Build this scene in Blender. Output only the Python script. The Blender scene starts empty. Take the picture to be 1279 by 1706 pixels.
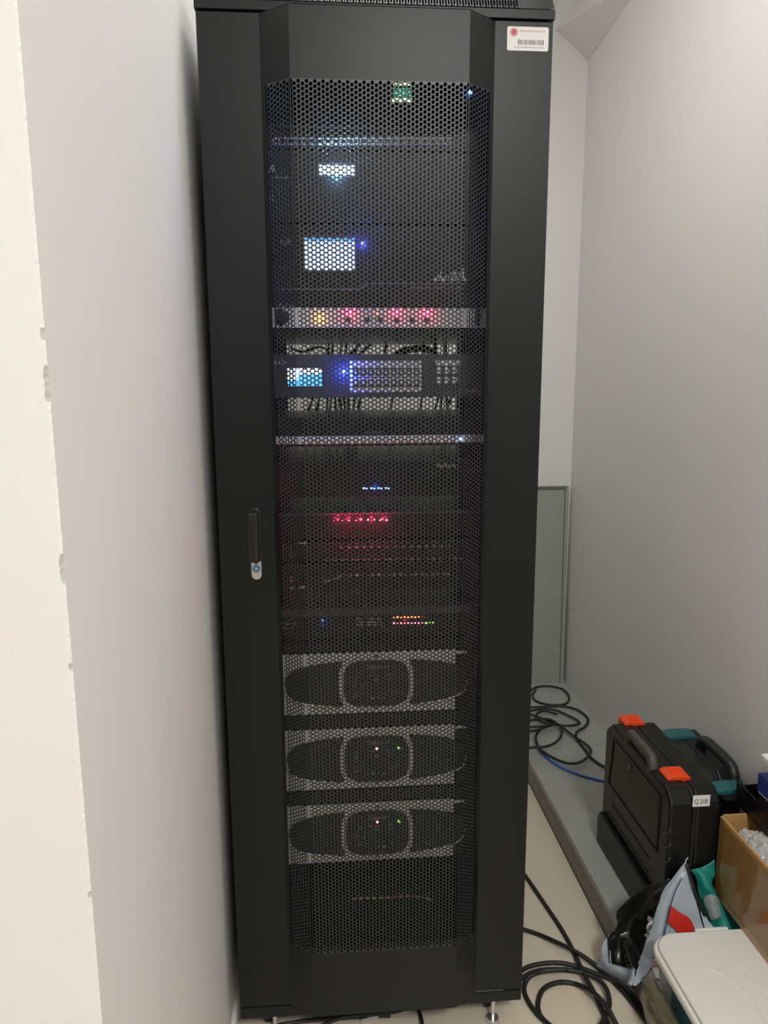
import bpy, math, random
from mathutils import Vector, Matrix
import numpy as np
random.seed(7)
SC = bpy.context.scene
COL = SC.collection

# ------------------------------------------------------------ camera
F, YAW, PITCH, ROLL = 1235.06, 0.0776, 0.1788, -0.0044
CAM = Vector((0.201, -1.365, 1.4021))
_f = Vector((math.sin(YAW)*math.cos(PITCH), math.cos(YAW)*math.cos(PITCH), -math.sin(PITCH)))
_r = Vector((math.cos(YAW), -math.sin(YAW), 0)); _u = _r.cross(_f)
RX = _r*math.cos(ROLL) + _u*math.sin(ROLL); UX = -_r*math.sin(ROLL) + _u*math.cos(ROLL)
cd = bpy.data.cameras.new('camera'); cam = bpy.data.objects.new('camera', cd); COL.objects.link(cam)
cd.sensor_fit = 'VERTICAL'; cd.sensor_height = 36; cd.lens = 36*F/1706; cd.clip_start = 0.02
m = Matrix((RX, UX, -_f)).transposed().to_4x4(); m.translation = CAM; cam.matrix_world = m
SC.camera = cam

def ray(px, py): return _f + RX*((px-639.5)/F) - UX*((py-853)/F)
def onY(px, py, y): d = ray(px, py); return CAM + d*((y-CAM.y)/d.y)
def onX(px, py, x): d = ray(px, py); return CAM + d*((x-CAM.x)/d.x)
def onZ(px, py, z): d = ray(px, py); return CAM + d*((z-CAM.z)/d.z)

# ------------------------------------------------------------ world, exposure, lamps
w = bpy.data.worlds.new('world'); SC.world = w; w.use_nodes = True
w.node_tree.nodes['Background'].inputs[0].default_value = (0.9, 0.95, 1, 1)
w.node_tree.nodes['Background'].inputs[1].default_value = 0.02
vs = SC.view_settings; vs.view_transform = 'Standard'; vs.look = 'None'; vs.gamma = 1; vs.use_curve_mapping = False
vs.exposure = 0.15
CEIL = 2.98
def area(name, loc, sx, sy, power, col):
    l = bpy.data.lights.new(name, 'AREA'); l.shape = 'RECTANGLE'; l.size = sx; l.size_y = sy
    l.energy = power; l.color = col
    o = bpy.data.objects.new(name, l); o.location = loc; COL.objects.link(o); return o
LAMPS = [((0.74, -2.60, CEIL-0.035), 60), ((-1.2, -2.5, CEIL-0.035), 6), ((0.36, 0.15, CEIL-0.035), 12.5)]  # first is the room lamp; second is added fill, third added to brighten the alcove
for i, (p, e) in enumerate(LAMPS):
    area('room_and_fill_light', (p[0], p[1], p[2]-0.012), .56, .56, e, (1, .995, .975))

# ------------------------------------------------------------ materials
def nodes(name):
    mt = bpy.data.materials.new(name); mt.use_nodes = True
    nt = mt.node_tree; return mt, nt, nt.nodes['Principled BSDF']
def mat(name, col, rough=.5, metal=0, noise=0, nscale=20, bump=0, bscale=None, spec=.5, trans=0, alpha=1, coat=0, stretch=None):
    mt, nt, b = nodes(name)
    b.inputs['Base Color'].default_value = (*col, 1); b.inputs['Roughness'].default_value = rough
    b.inputs['Metallic'].default_value = metal; b.inputs['Specular IOR Level'].default_value = spec
    b.inputs['Transmission Weight'].default_value = trans; b.inputs['Alpha'].default_value = alpha
    b.inputs['Coat Weight'].default_value = coat
    tc = nt.nodes.new('ShaderNodeTexCoord'); mp = nt.nodes.new('ShaderNodeMapping')
    nt.links.new(tc.outputs['Object'], mp.inputs[0])
    if stretch: mp.inputs['Scale'].default_value = stretch
    if noise:
        n = nt.nodes.new('ShaderNodeTexNoise'); n.inputs['Scale'].default_value = nscale; n.inputs['Detail'].default_value = 5
        nt.links.new(mp.outputs[0], n.inputs[0])
        r = nt.nodes.new('ShaderNodeMix'); r.data_type = 'RGBA'
        r.inputs[6].default_value = (*[c*(1-noise) for c in col], 1); r.inputs[7].default_value = (*[min(1, c*(1+noise)) for c in col], 1)
        nt.links.new(n.outputs[0], r.inputs[0]); nt.links.new(r.outputs[2], b.inputs['Base Color'])
    if bump:
        n = nt.nodes.new('ShaderNodeTexNoise'); n.inputs['Scale'].default_value = bscale or nscale*4; n.inputs['Detail'].default_value = 4
        nt.links.new(mp.outputs[0], n.inputs[0])
        bn = nt.nodes.new('ShaderNodeBump'); bn.inputs['Strength'].default_value = bump; bn.inputs['Distance'].default_value = .004
        nt.links.new(n.outputs[0], bn.inputs['Height']); nt.links.new(bn.outputs[0], b.inputs['Normal'])
    return mt
def emi(name, col, s):
    mt, nt, b = nodes(name); b.inputs['Base Color'].default_value = (*[c*.2 for c in col], 1)
    b.inputs['Emission Color'].default_value = (*col, 1); b.inputs['Emission Strength'].default_value = s; return mt
M = {}
M['wall'] = mat('wall_paint', (.765, .75, .725), .75, noise=.015, nscale=3, bump=.06, bscale=60)
M['wall2'] = mat('wall_paint_front', (.80, .78, .75), .7, noise=.015, nscale=3, bump=.08, bscale=50)
M['plaster'] = mat('bare_plaster', (.52, .50, .46), .9, noise=.3, nscale=150)
M['dim'] = mat('far_wall_paint', (.22, .21, .20), .8)
M['ceil'] = mat('ceiling_paint', (.80, .79, .77), .8)
M['floor'] = mat('floor_tile', (.70, .61, .48), .25, noise=.04, nscale=6)
M['grout'] = mat('grout', (.25, .22, .18), .8)
M['stone'] = mat('grey_stone', (.36, .37, .34), .35, noise=.16, nscale=9, bump=.05)
M['stoneedge'] = mat('stone_riser', (.24, .215, .18), .45, noise=.22, nscale=14, stretch=(1, .3, 2))
M['black'] = mat('rack_paint', (.0038, .0062, .0062), .38, spec=.32, bump=.03, bscale=900)
M['perf'] = mat('perforated_paint', (.026, .029, .029), .40, spec=.55)
M['inner'] = mat('inner_steel', (.02, .021, .022), .5)
M['rail'] = mat('rail_steel', (.03, .03, .032), .5)
M['dev'] = mat('device_black', (.006, .006, .0065), .35, spec=.3)
M['devlite'] = mat('device_charcoal', (.05, .052, .06), .45)
M['silver'] = mat('brushed_silver', (.88, .86, .86), .45, metal=0, noise=.05, nscale=60, stretch=(.1, 1, 5))
M['ampsilver'] = mat('amp_silver', (.74, .70, .66), .4, metal=.05, noise=.06, nscale=50)
M['rim'] = mat('rim_silver', (.9, .9, .88), .3, metal=.3)
M['white'] = mat('white_print', (.75, .75, .75), .6)
M['grey'] = mat('grey_print', (.35, .35, .36), .6)
M['btn'] = mat('button_dark', (.03, .03, .035), .4)
M['grille'] = mat('amp_grille', (.012, .012, .012), .6)
M['cable'] = mat('cable_rubber', (.014, .014, .013), .5)
M['cable2'] = mat('cable_pale', (.45, .44, .42), .5)
M['bluecab'] = mat('cable_blue', (.03, .13, .50), .45)
M['navycab'] = mat('cable_navy', (.03, .03, .35), .5)
M['chrome'] = mat('chrome', (.7, .7, .7), .2, metal=.9)
M['lockblue'] = mat('lock_blue', (.06, .14, .2), .35)
M['handle'] = mat('handle_black', (.012, .012, .012), .3)
M['sticker'] = mat('sticker_paper', (.80, .77, .76), .45)
M['pink'] = mat('emblem_red', (.62, .08, .14), .5)
M['palepink'] = mat('print_pale_red', (.62, .42, .43), .6)
M['ink'] = mat('ink', (.10, .09, .09), .6)
M['board'] = mat('grey_board', (.33, .355, .31), .3, noise=.05, nscale=3)
M['boardedge'] = mat('board_edge', (.13, .14, .12), .4)
M['case'] = mat('case_plastic', (.006, .006, .006), .36, spec=.35, bump=.04, bscale=500)
M['case2'] = mat('case_plastic_grey', (.014, .016, .015), .40)
M['casehandle'] = mat('case_handle', (.075, .07, .06), .45)
M['orange'] = mat('latch_orange', (.86, .075, .012), .4)
M['teal'] = mat('latch_teal', (.018, .12, .125), .4)
M['card'] = mat('cardboard', (.52, .29, .11), .55, noise=.12, nscale=12, coat=.3)
M['tape'] = mat('packing_tape', (.40, .22, .07), .2, noise=.2, nscale=30, alpha=.6, coat=1)
M['film'] = mat('bubble_film', (.72, .70, .68), .12, trans=.35, noise=.1, nscale=30)
M['lidwhite'] = mat('white_plastic', (.74, .725, .66), .4)
M['bin'] = mat('bin_teal', (.04, .17, .19), .3, trans=.2)
M['brownfilm'] = mat('brown_film', (.20, .175, .11), .15, noise=.4, nscale=18, stretch=(1, 1, .2), alpha=.85)
M['bagblue'] = mat('bag_greyblue', (.40, .46, .52), .42, bump=.15, bscale=40)
M['bagblack'] = mat('bag_black', (.010, .010, .009), .26)
M['bagred'] = mat('bag_red', (.62, .03, .02), .4)
M['cloth'] = mat('teal_cloth', (.015, .24, .20), .45, noise=.35, nscale=16, bump=.2, bscale=30)
M['clothgrey'] = mat('grey_cloth', (.25, .30, .30), .6, noise=.2, nscale=25)
M['pinkstripe'] = mat('pink_stripe', (.62, .16, .24), .5)
M['paper'] = mat('paper_white', (.8, .79, .77), .6)
M['boxblue'] = mat('box_blue', (.02, .035, .19), .4)
M['yellow'] = mat('cable_yellow', (.55, .42, .10), .5)
M['red'] = mat('cable_orange', (.6, .15, .04), .5)
E_ = {}
E_['cyan'] = emi('screen_cyan', (.45, .78, 1), 5.5)
E_['lcd'] = emi('screen_white', (.56, .66, 1), 1.25)
E_['lcdtop'] = emi('screen_blue_edge', (.12, .42, .85), 1.0)
E_['lcdw'] = emi('screen_pale', (.75, .85, 1), 1.5)
E_['lcdc'] = emi('screen_azure', (.10, .48, 1), 1.3)
E_['blue'] = emi('led_blue', (.03, .10, 1), 18)
E_['bluedot'] = emi('led_blue_bright', (.12, .3, 1), 14)
E_['red'] = emi('led_red', (1, .04, .12), 16)
E_['redhot'] = emi('led_red_hot', (1, .12, .22), 14)
E_['orange'] = emi('led_orange', (1, .42, .04), 8)
E_['ored'] = emi('led_orange_red', (1, .16, .05), 6)
E_['green'] = emi('led_green', (.25, .9, .08), 7)
E_['gfield'] = emi('display_green', (.01, .16, .09), .9)
E_['gdigit'] = emi('digit_green', (.25, 1, .65), 1.3)
E_['gwhite'] = emi('display_white', (.75, 1, .6), 1.2)
E_['wdot'] = emi('led_white', (1, .95, .8), 4)
E_['lamp'] = emi('lamp_diffuser', (1, .965, .9), 2)

# ------------------------------------------------------------ mesh helpers
ORG = {}
class MB:
    def __init__(s): s.v = []; s.f = []; s.mi = []; s.cur = 0
    def add(s, vs, fs):
        n = len(s.v); s.v += [tuple(p) for p in vs]; s.f += [tuple(i+n for i in f) for f in fs]; s.mi += [s.cur]*len(fs); return s
    def box(s, x0, x1, y0, y1, z0, z1):
        return s.add([(x, y, z) for x in (x0, x1) for y in (y0, y1) for z in (z0, z1)],
                     [(0, 1, 3, 2), (4, 6, 7, 5), (0, 4, 5, 1), (2, 3, 7, 6), (0, 2, 6, 4), (1, 5, 7, 3)])
    def prism(s, pts, axis, a, b):
        """pts 2-D outline; axis 'x': (y,z), 'y': (x,z), 'z': (x,y)"""
        def P(p, t): return {'x': (t, p[0], p[1]), 'y': (p[0], t, p[1]), 'z': (p[0], p[1], t)}[axis]
        n = len(pts)
        return s.add([P(p, a) for p in pts]+[P(p, b) for p in pts],
                     [tuple(range(n))[::-1], tuple(range(n, 2*n))]+[(i, (i+1) % n, n+(i+1) % n, n+i) for i in range(n)])
    def cyl(s, p0, p1, r, n=12, r1=None):
        p0 = Vector(p0); p1 = Vector(p1); d = (p1-p0).normalized(); a = d.orthogonal().normalized(); b = d.cross(a)
        r1 = r if r1 is None else r1
        c = [(math.cos(2*math.pi*i/n), math.sin(2*math.pi*i/n)) for i in range(n)]
        return s.add([p0+(a*x+b*y)*r for x, y in c]+[p1+(a*x+b*y)*r1 for x, y in c],
                     [tuple(range(n))[::-1], tuple(range(n, 2*n))]+[(i, (i+1) % n, n+(i+1) % n, n+i) for i in range(n)])
    def ball(s, c, r, n=8, m=5, sy=1):
        vs = []; fs = []
        for j in range(m+1):
            t = math.pi*j/m
            for i in range(n):
                a = 2*math.pi*i/n
                vs.append((c[0]+r*math.sin(t)*math.cos(a), c[1]+r*sy*math.cos(t), c[2]+r*math.sin(t)*math.sin(a)))
        for j in range(m):
            for i in range(n): fs.append((j*n+i, j*n+(i+1) % n, (j+1)*n+(i+1) % n, (j+1)*n+i))
        return s.add(vs, fs)
    def tube(s, pts, r, n=8, sub=6, closed=False):
        P = smooth(pts, sub); vs = []; fs = []; up = Vector((0.13, .21, .97)).normalized(); last = None
        for i, p in enumerate(P):
            d = (P[min(i+1, len(P)-1)]-P[max(i-1, 0)]).normalized()
            a = d.cross(up if last is None else last)
            if a.length < 1e-4: a = d.orthogonal()
            a.normalize(); b = a.cross(d).normalized(); last = b
            for k in range(n):
                t = 2*math.pi*k/n; vs.append(p+a*math.cos(t)*r+b*math.sin(t)*r)
        for i in range(len(P)-1):
            for k in range(n): fs.append((i*n+k, i*n+(k+1) % n, (i+1)*n+(k+1) % n, (i+1)*n+k))
        fs += [tuple(range(n)), tuple(range((len(P)-1)*n, len(P)*n))[::-1]]
        return s.add(vs, fs)
    def build(s, name, mt, parent=None, bevel=0, smooth_=False, kind=None, bseg=2):
        me = bpy.data.meshes.new(name); ob = bpy.data.objects.new(name, me); COL.objects.link(ob)
        if parent is None:
            xs = np.array(s.v); o = Vector((float((xs[:, 0].min()+xs[:, 0].max())/2), float((xs[:, 1].min()+xs[:, 1].max())/2), float(xs[:, 2].min())))
            ob.location = o
        else: ob.parent = parent; o = ORG[parent.name]
        ORG[ob.name] = o
        me.from_pydata([tuple(Vector(p)-o) for p in s.v], [], s.f)
        for x in (mt if isinstance(mt, list) else [mt]): me.materials.append(x)
        if isinstance(mt, list): me.polygons.foreach_set('material_index', s.mi)
        if smooth_: me.polygons.foreach_set('use_smooth', [True]*len(me.polygons))
        me.validate(); me.update()
        import bmesh
        if len(s.f) < 60000:
            bm = bmesh.new(); bm.from_mesh(me); bmesh.ops.recalc_face_normals(bm, faces=bm.faces); bm.to_mesh(me); bm.free()
        if bevel:
            md = ob.modifiers.new('bevel', 'BEVEL'); md.width = bevel; md.segments = bseg; md.limit_method = 'ANGLE'; md.angle_limit = math.radians(35)
        if kind: ob['kind'] = kind
        return ob
def smooth(pts, sub):
    pts = [Vector(p) for p in pts]; out = []
    for i in range(len(pts)-1):
        a = pts[max(i-1, 0)]; b = pts[i]; c = pts[i+1]; d = pts[min(i+2, len(pts)-1)]
        for k in range(sub):
            t = k/sub
            out.append(.5*((2*b)+(c-a)*t+(2*a-5*b+4*c-d)*t*t+(3*b-a-3*c+d)*t**3))
    return out+[pts[-1]]
def thing(name, label, cat, loc, group=None):
    o = bpy.data.objects.new(name, None); COL.objects.link(o); o.location = loc; o.empty_display_size = .03
    o['label'] = label; o['category'] = cat
    if group: o['group'] = group
    ORG[o.name] = Vector(loc); return o
def tag(o, label, cat, group=None):
    o['label'] = label; o['category'] = cat
    if group: o['group'] = group
    return o
def B(x0, x1, y0, y1, z0, z1): return MB().box(x0, x1, y0, y1, z0, z1)
def rrect(x0, x1, z0, z1, r, n=5):
    P = []
    for cx, cz, a0 in ((x1-r, z1-r, 0), (x0+r, z1-r, 90), (x0+r, z0+r, 180), (x1-r, z0+r, 270)):
        for i in range(n+1):
            a = math.radians(a0+90*i/n); P.append((cx+r*math.cos(a), cz+r*math.sin(a)))
    return P
def text(name, s, mt, parent, x, y, z, size, width=None, rot=None, ext=.0002, italic=0):
    """flat lettering as a mesh, left-bottom at x,y,z, facing -Y"""
    cu = bpy.data.curves.new(name, 'FONT'); cu.body = s; cu.size = size; cu.extrude = ext; cu.shear = italic; cu.resolution_u = 2
    t = bpy.data.objects.new(name, cu); COL.objects.link(t)
    dg = bpy.context.evaluated_depsgraph_get(); dg.update()
    me = bpy.data.meshes.new_from_object(t.evaluated_get(dg)); COL.objects.unlink(t); bpy.data.objects.remove(t)
    xs = [v.co.x for v in me.vertices]; k = 1 if width is None or not xs else width/(max(xs)-min(xs))
    R3 = rot or Matrix(((1, 0, 0), (0, 0, -1), (0, 1, 0)))
    o = ORG[parent.name]; base = Vector((x, y, z))-o
    for v in me.vertices: v.co = base + R3 @ Vector((v.co.x*k, v.co.y, v.co.z))
    me.materials.clear(); me.materials.append(mt)
    ob = bpy.data.objects.new(name, me); COL.objects.link(ob); ob.parent = parent; ORG[ob.name] = o
    return ob

# ------------------------------------------------------------ setting
LW = -.026; RW = 1.226; BW = 1.66; FY = onX(80, 637, -.026).y; ST = .89; PH = .09
def struct(mb, name, mt, **k): return mb.build(name, mt, kind='structure', **k)
fl = struct(B(-2.6, ST, -3.6, BW, -.06, -.004), 'floor', M['grout'])
T = 1.2; g = .0012
x0 = ST-3*T
for i in range(5):
    for j in range(8):
        a = x0+i*T*1.0; b = min(a+T-g*2, ST); c = -2.68+(j-1)*T; d = min(c+T-g*2, BW)
        if a < ST and c < BW and b-a > .01: B(max(a, -2.6), b, max(c, -3.6), d, -.004, 0).build('floor_tile', M['floor'], fl)
plat = struct(B(ST+.006, RW, -3.4, BW, 0, PH-.02), 'trim_1', M['stoneedge'])
for a, b in ((-3.4, -1.3), (-1.298, -.42), (-.418, .518), (.520, 1.30), (1.302, BW)):
    B(ST-.003, RW, a, b, PH-.02, PH).build('stone_slab', M['stone'], plat, bevel=.0015)
    B(ST, ST+.006, a, b, 0, PH-.0202).build('riser_slab', M['stoneedge'], plat)
struct(B(-2.6, RW+.1, BW, BW+.1, -.06, CEIL), 'wall_back', M['wall'])
struct(B(RW, RW+.1, -3.6, BW, -.06, CEIL), 'wall_right', M['wall'])
struct(B(-2.7, -2.6, -3.6, BW, -.06, CEIL), 'wall_left_far', M['wall'])
struct(B(-2.7, RW+.1, -3.7, -3.6, -.06, CEIL), 'wall_front', M['dim'])
struct(B(-2.7, RW+.1, -3.7, BW+.1, CEIL, CEIL+.1), 'ceiling', M['ceil'])
# the left pier: reveal, front face and a knocked corner between them
mb = MB(); zs = [i*CEIL/900 for i in range(901)]
chips = [(onX(76, 620, LW).z, onX(78, 655, LW)  .z, .0036), (onX(105, 935, LW).z, onX(107, 960, LW).z, .0036), (onX(120, 1095, LW).z, onX(122, 1108, LW).z, .003), (onX(70, 545, LW).z, onX(72, 560, LW).z, .003), (onX(154, 1490, LW).z, onX(156, 1506, LW).z, .003)]
rnd = random.Random(3); es = []
for z in zs:
    e = .0012+rnd.random()*.0013
    for a, b, k in chips:
        if b-.004 < z < a+.004: e = k*(.6+.5*rnd.random())
    es.append(e)
for i in range(900):
    z0, z1, e0, e1 = zs[i], zs[i+1], es[i], es[i+1]
    mb.cur = 1; mb.add([(LW-1.6, FY, z0), (LW-e0, FY, z0), (LW-e1, FY, z1), (LW-1.6, FY, z1)], [(0, 1, 2, 3)])
    mb.cur = 2 if max(e0, e1) > .0027 else 1
    mb.add([(LW-e0, FY, z0), (LW, FY+e0, z0), (LW, FY+e1, z1), (LW-e1, FY, z1)], [(0, 1, 2, 3)])
    mb.cur = 0; mb.add([(LW, FY+e0, z0), (LW, BW, z0), (LW, BW, z1), (LW, FY+e1, z1)], [(0, 1, 2, 3)])
struct(mb, 'wall_left', [M['wall'], M['wall2'], M['plaster']])
# sloping soffit in the corner over the back wall
A_ = onY(925, 49, BW-.001); B_ = Vector((RW-.001, BW-.001, onX(985, 94, RW).z)); C_ = onX(1075, -40, RW-.001); D_ = onY(985, -40, BW-.12)
mb = MB(); top = [Vector((p.x, p.y, CEIL)) for p in (A_, B_, C_, D_)]
mb.add([A_, B_, C_, D_]+top, [(0, 1, 2), (0, 2, 3), (0, 4, 5, 1), (1, 5, 6, 2), (2, 6, 7, 3), (3, 7, 4, 0), (4, 7, 6, 5)])
struct(mb, 'trim_2', M['wall'])
# white skirting by the rack's left foot
struct(B(LW, LW+.010, -.02, BW, 0, .03), 'baseboard_left', M['wall2'])
# front room ceiling lamp, and two unseen panels added as fill light
for i, (p, e) in enumerate(LAMPS):
    t = thing('room_and_fill_lamp', ['square ceiling panel lamp above the rack aisle', 'added fill lamp, unseen square ceiling panel deeper in the front room', 'added fill lamp, unseen square ceiling panel behind the top of the rack'][i], 'lamp', (p[0], p[1], CEIL-.03))
    mb = MB()
    for q in ((-.31, .31, -.31, -.285), (-.31, .31, .285, .31), (-.31, -.285, -.285, .285), (.285, .31, -.285, .285)):
        mb.box(p[0]+q[0], p[0]+q[1], p[1]+q[2], p[1]+q[3], CEIL-.04, CEIL)
    mb.build('frame', M['white'], t)
    B(p[0]-.285, p[0]+.285, p[1]-.285, p[1]+.285, CEIL-.03, CEIL-.002).build('diffuser', E_['lamp'], t)

# ------------------------------------------------------------ rack
RZ0, RZ1 = .075, 1.998
rack = thing('server_rack', 'tall black floor-standing server rack with honeycomb mesh door', 'server rack', (.3, .3, 0))
BD = .60                                    # depth
D0 = .020                                   # door thickness
B(0, .006, D0+.003, BD, RZ0, 2.02).build('side_panel', M['black'], rack)
B(.594, .60, D0+.003, BD, RZ0, 2.02).build('side_panel', M['black'], rack)
mb = MB()                                    # base frame
mb.box(.006, .594, D0+.003, .07, RZ0, RZ0+.03); mb.box(.006, .594, BD-.05, BD, RZ0, RZ0+.05)
mb.box(.006, .05, .07, BD-.05, RZ0, RZ0+.03); mb.box(.55, .594, .07, BD-.05, RZ0, RZ0+.03)
mb.build('base_frame', M['inner'], rack)
B(0, .60, 0, D0, RZ0, RZ0+.026).build('base_rail', M['black'], rack, bevel=.0015)
B(.006, .594, BD-.012, BD, RZ1-.22, 2.02).build('rear_panel', M['inner'], rack); B(.006, .594, BD-.012, BD, RZ0+.05, .62).build('rear_panel', M['inner'], rack)
# top: fascia, slanted vented bevel, lid
mb = MB(); mb.prism([(0-.004, RZ1+.002), (-.004, RZ1+.017), (.0, RZ1+.019), (.012, RZ1+.019), (.012, RZ1+.002)], 'x', -.002, .602)
mb.build('top_fascia', M['black'], rack, bevel=.0008)
B(0.0, .60, .020, BD, 2.0205, 2.03).build('top_plate', M['black'], rack)

def perf(o, u, v, nu, nv, p, r, depth, seg=12):
    """honeycomb of round holes: columns along u, rows along v, hole walls pushed back along n"""
    o = np.array(o, float); u = np.array(u, float); v = np.array(v, float); n = np.cross(u, v); n = n/np.linalg.norm(n)
    c = p*math.sqrt(3)/2; R = p/math.sqrt(3)
    hexa = [np.array([R*math.cos(math.pi/3*k), R*math.sin(math.pi/3*k)]) for k in range(6)]
    circ = [np.array([r*math.cos(2*math.pi*k/seg), r*math.sin(2*math.pi*k/seg)]) for k in range(seg)]
    loc = np.array(hexa+circ+circ); dz = np.array([0]*(6+seg)+[1]*seg)*depth
    fs = []; q = seg//6
    for k in range(6):
        a = 6+k*q; b = 6+((k+1)*q) % seg
        ring = [6+(k*q+j) % seg for j in range(q+1)]
        fs.append([k]+ring[:q//2+1]); fs.append([k, ring[q//2], *ring[q//2+1:], (k+1) % 6])
    for k in range(seg): fs.append([6+k, 6+seg+k, 6+seg+(k+1) % seg, 6+(k+1) % seg])
    V = []; FF = []; base = 0
    for i in range(nu):
        off = (i % 2)*p/2
        for j in range(nv):
            cu = i*c; cv = j*p+off
            P = o+np.outer(loc[:, 0]+cu, u)+np.outer(loc[:, 1]+cv, v)-np.outer(dz, n)*-1
            V.append(P); FF += [[x+base for x in f] for f in fs]; base += len(P)
        # close the notch above / below staggered columns
        for cv, s in ((-p/2, 0), (nv*p-p/2, 1)):
            if (i % 2) == (1 if s == 0 else 0):
                y0, y1 = (cv, cv+p/2) if s == 0 else (cv, cv+p/2)
                w0, w1 = (R, R/2) if s == 0 else (R/2, R)
                P = np.array([o+u*(i*c-w0)+v*y0, o+u*(i*c+w0)+v*y0, o+u*(i*c+w1)+v*y1, o+u*(i*c-w1)+v*y1])
                V.append(P); FF.append([base, base+1, base+2, base+3]); base += 4
    mb = MB(); mb.v = [tuple(x) for x in np.concatenate(V)]; mb.f = [tuple(f) for f in FF]; mb.mi = [0]*len(FF)
    return mb, nu*c, nv*p+p/2
# vented strip on the bevel of the lid
uu = np.array([1, 0, 0]); vv = np.array([0, .010, .016]); vv = vv/np.linalg.norm(vv)
pv = .0056; o0 = np.array([.056, -.0035, RZ1+.0205])
mb, wv, hv = perf(o0, uu, vv, 100, 3, pv, .0019, .002, 6)
xa = .056-pv*.5; xb = .056+99*pv*.866+pv*.5
mb.build('vent_strip', M['perf'], rack)
def slab(x0, x1, a, b):
    P = [o0+vv*a, o0+vv*b]; return [(x0, P[0][1], P[0][2]), (x1, P[0][1], P[0][2]), (x1, P[1][1], P[1][2]), (x0, P[1][1], P[1][2])]
mb = MB()
for q in ((0, xa, -.004, .026), (xb, .60, -.004, .026), (xa, xb, pv*3-.0005, .026)): mb.add(slab(*q), [(0, 1, 2, 3)])
mb.build('top_bevel', M['black'], rack)
B(.05, .55, .006, .012, RZ1+.019, RZ1+.038).build('vent_backing', M['inner'], rack)

# door: pillars, chamfers, centre panel standing 37 mm proud
P = .037; pp = .0078; ZL = .252; ZH = ZL+pp*.5+pp*209; c0, c1, c2, c3 = .103, .153, .450, .500; DZ0 = RZ0+.029
zt = RZ1-.001
door = MB()
door.box(0, .012, 0, D0, DZ0, zt); door.box(.588, .6, 0, D0, DZ0, zt)
for a, b in ((.012, c0), (c3, .588)): door.box(a, b, 0, .0015, DZ0, zt)
th = .0015
def ch(xa, ya, xb, yb, z0, z1, m_):
    m_.prism([(xa, ya), (xb, yb), (xb, yb+th), (xa, ya+th)], 'z', z0, z1)
for z0, z1 in ((DZ0, ZL), (ZH, zt)):
    ch(c0, 0, c1, -P, z0, z1, door); ch(c1, -P, c2, -P, z0, z1, door); ch(c2, -P, c3, 0, z0, z1, door)
door.prism([(c0, 0), (c1, -P), (c2, -P), (c3, 0)], 'z', zt-.001, zt)       # cap
door.prism([(c0, 0), (c1, -P), (c2, -P), (c3, 0)], 'z', DZ0, DZ0+.001)
L = math.hypot(c1-c0, P); ux = (c1-c0)/L; uy = P/L
mg = .010                                    # plain margin at the foot of each chamfer
door.prism([(c0, 0), (c0+ux*mg, -uy*mg), (c0+ux*mg, -uy*mg+th), (c0, th)], 'z', ZL, ZH)
door.prism([(c3, 0), (c3-ux*mg, -uy*mg), (c3-ux*mg, -uy*mg+th), (c3, th)], 'z', ZL, ZH)
DOOR = door.build('door', M['black'], rack)
hr = .0029; nv = 209
z_0 = ZL+pp/2
cc = pp*math.sqrt(3)/2
n1 = int((c2-c1)/cc)
s = (c2-c1-(n1-1)*cc)/2
mb, _, _ = perf((c1+s, -P, z_0), (1, 0, 0), (0, 0, 1), n1, nv, pp, hr, .0012)
mb.build('mesh_panel', M['perf'], DOOR)
n2 = int((L-mg)/cc); s2 = mg+(L-mg-(n2-1)*cc)/2
mb, _, _ = perf((c0+ux*s2, -uy*s2, z_0), (ux, -uy, 0), (0, 0, 1), n2, nv, pp, hr, .0012); mb.build('mesh_panel', M['perf'], DOOR)
mb, _, _ = perf((c3-ux*s2-ux*(n2-1)*cc, -uy*s2-uy*(n2-1)*cc, z_0), (ux, uy, 0), (0, 0, 1), n2, nv, pp, hr, .0012); mb.build('mesh_panel', M['perf'], DOOR)
mb = MB()                                    # folded edges of the sheet
for x, y in ((c1, -P), (c2, -P)): mb.box(x-.0004, x+.0004, y, y+.001, ZL, ZH)
mb.build('sheet_fold', M['perf'], DOOR)
B(.50, .56, 0.0, .0008, DZ0-.0005, DZ0+.001).build('door_seam', M['chrome'], DOOR)
# handle with lock
h0 = onY(414, 850, 0); h1 = onY(424, 936, 0); h2 = onY(424, 963, 0); hx = .066
mb = MB(); mb.prism(rrect(hx-.013, hx+.012, h2.z-.004, h0.z+.004, .010), 'y', -.003, 0); mb.build('handle_plate', M['handle'], DOOR, bevel=.001)
mb = MB(); mb.prism(rrect(hx-.0035, hx+.0075, h1.z, h0.z-.002, .005), 'y', -.020, -.012); mb.box(hx-.010, hx+.006, -.018, -.003, h0.z-.014, h0.z-.003)
mb.build('handle_grip', M['handle'], DOOR, bevel=.0025, bseg=3)
lx = (.059+.0755)/2+.0005
mb = MB(); pts = [(lx-.0092, h1.z+.001), (lx+.0092, h1.z+.003)]+[(lx+.0092*math.cos(a), h2.z+.0095-.0095*math.sin(a)) for a in [math.pi*k/12 for k in range(13)]]
mb.prism(pts, 'y', -.012, -.003); lk = mb.build('lock_plate', M['chrome'], DOOR, bevel=.0008); lk['label'] = 'chrome lock plate with blue face'
mb = MB(); mb.cyl((lx, -.0135, h1.z-.010), (lx, -.012, h1.z-.010), .0072, 20); mb.build('lock_face', M['lockblue'], DOOR)
mb = MB(); mb.cyl((lx, -.0145, h1.z-.010), (lx, -.0135, h1.z-.010), .0024, 12); mb.box(lx-.0005, lx+.0005, -.0148, -.0145, h1.z-.013, h1.z-.007); mb.build('keyhole', M['chrome'], DOOR)
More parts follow.
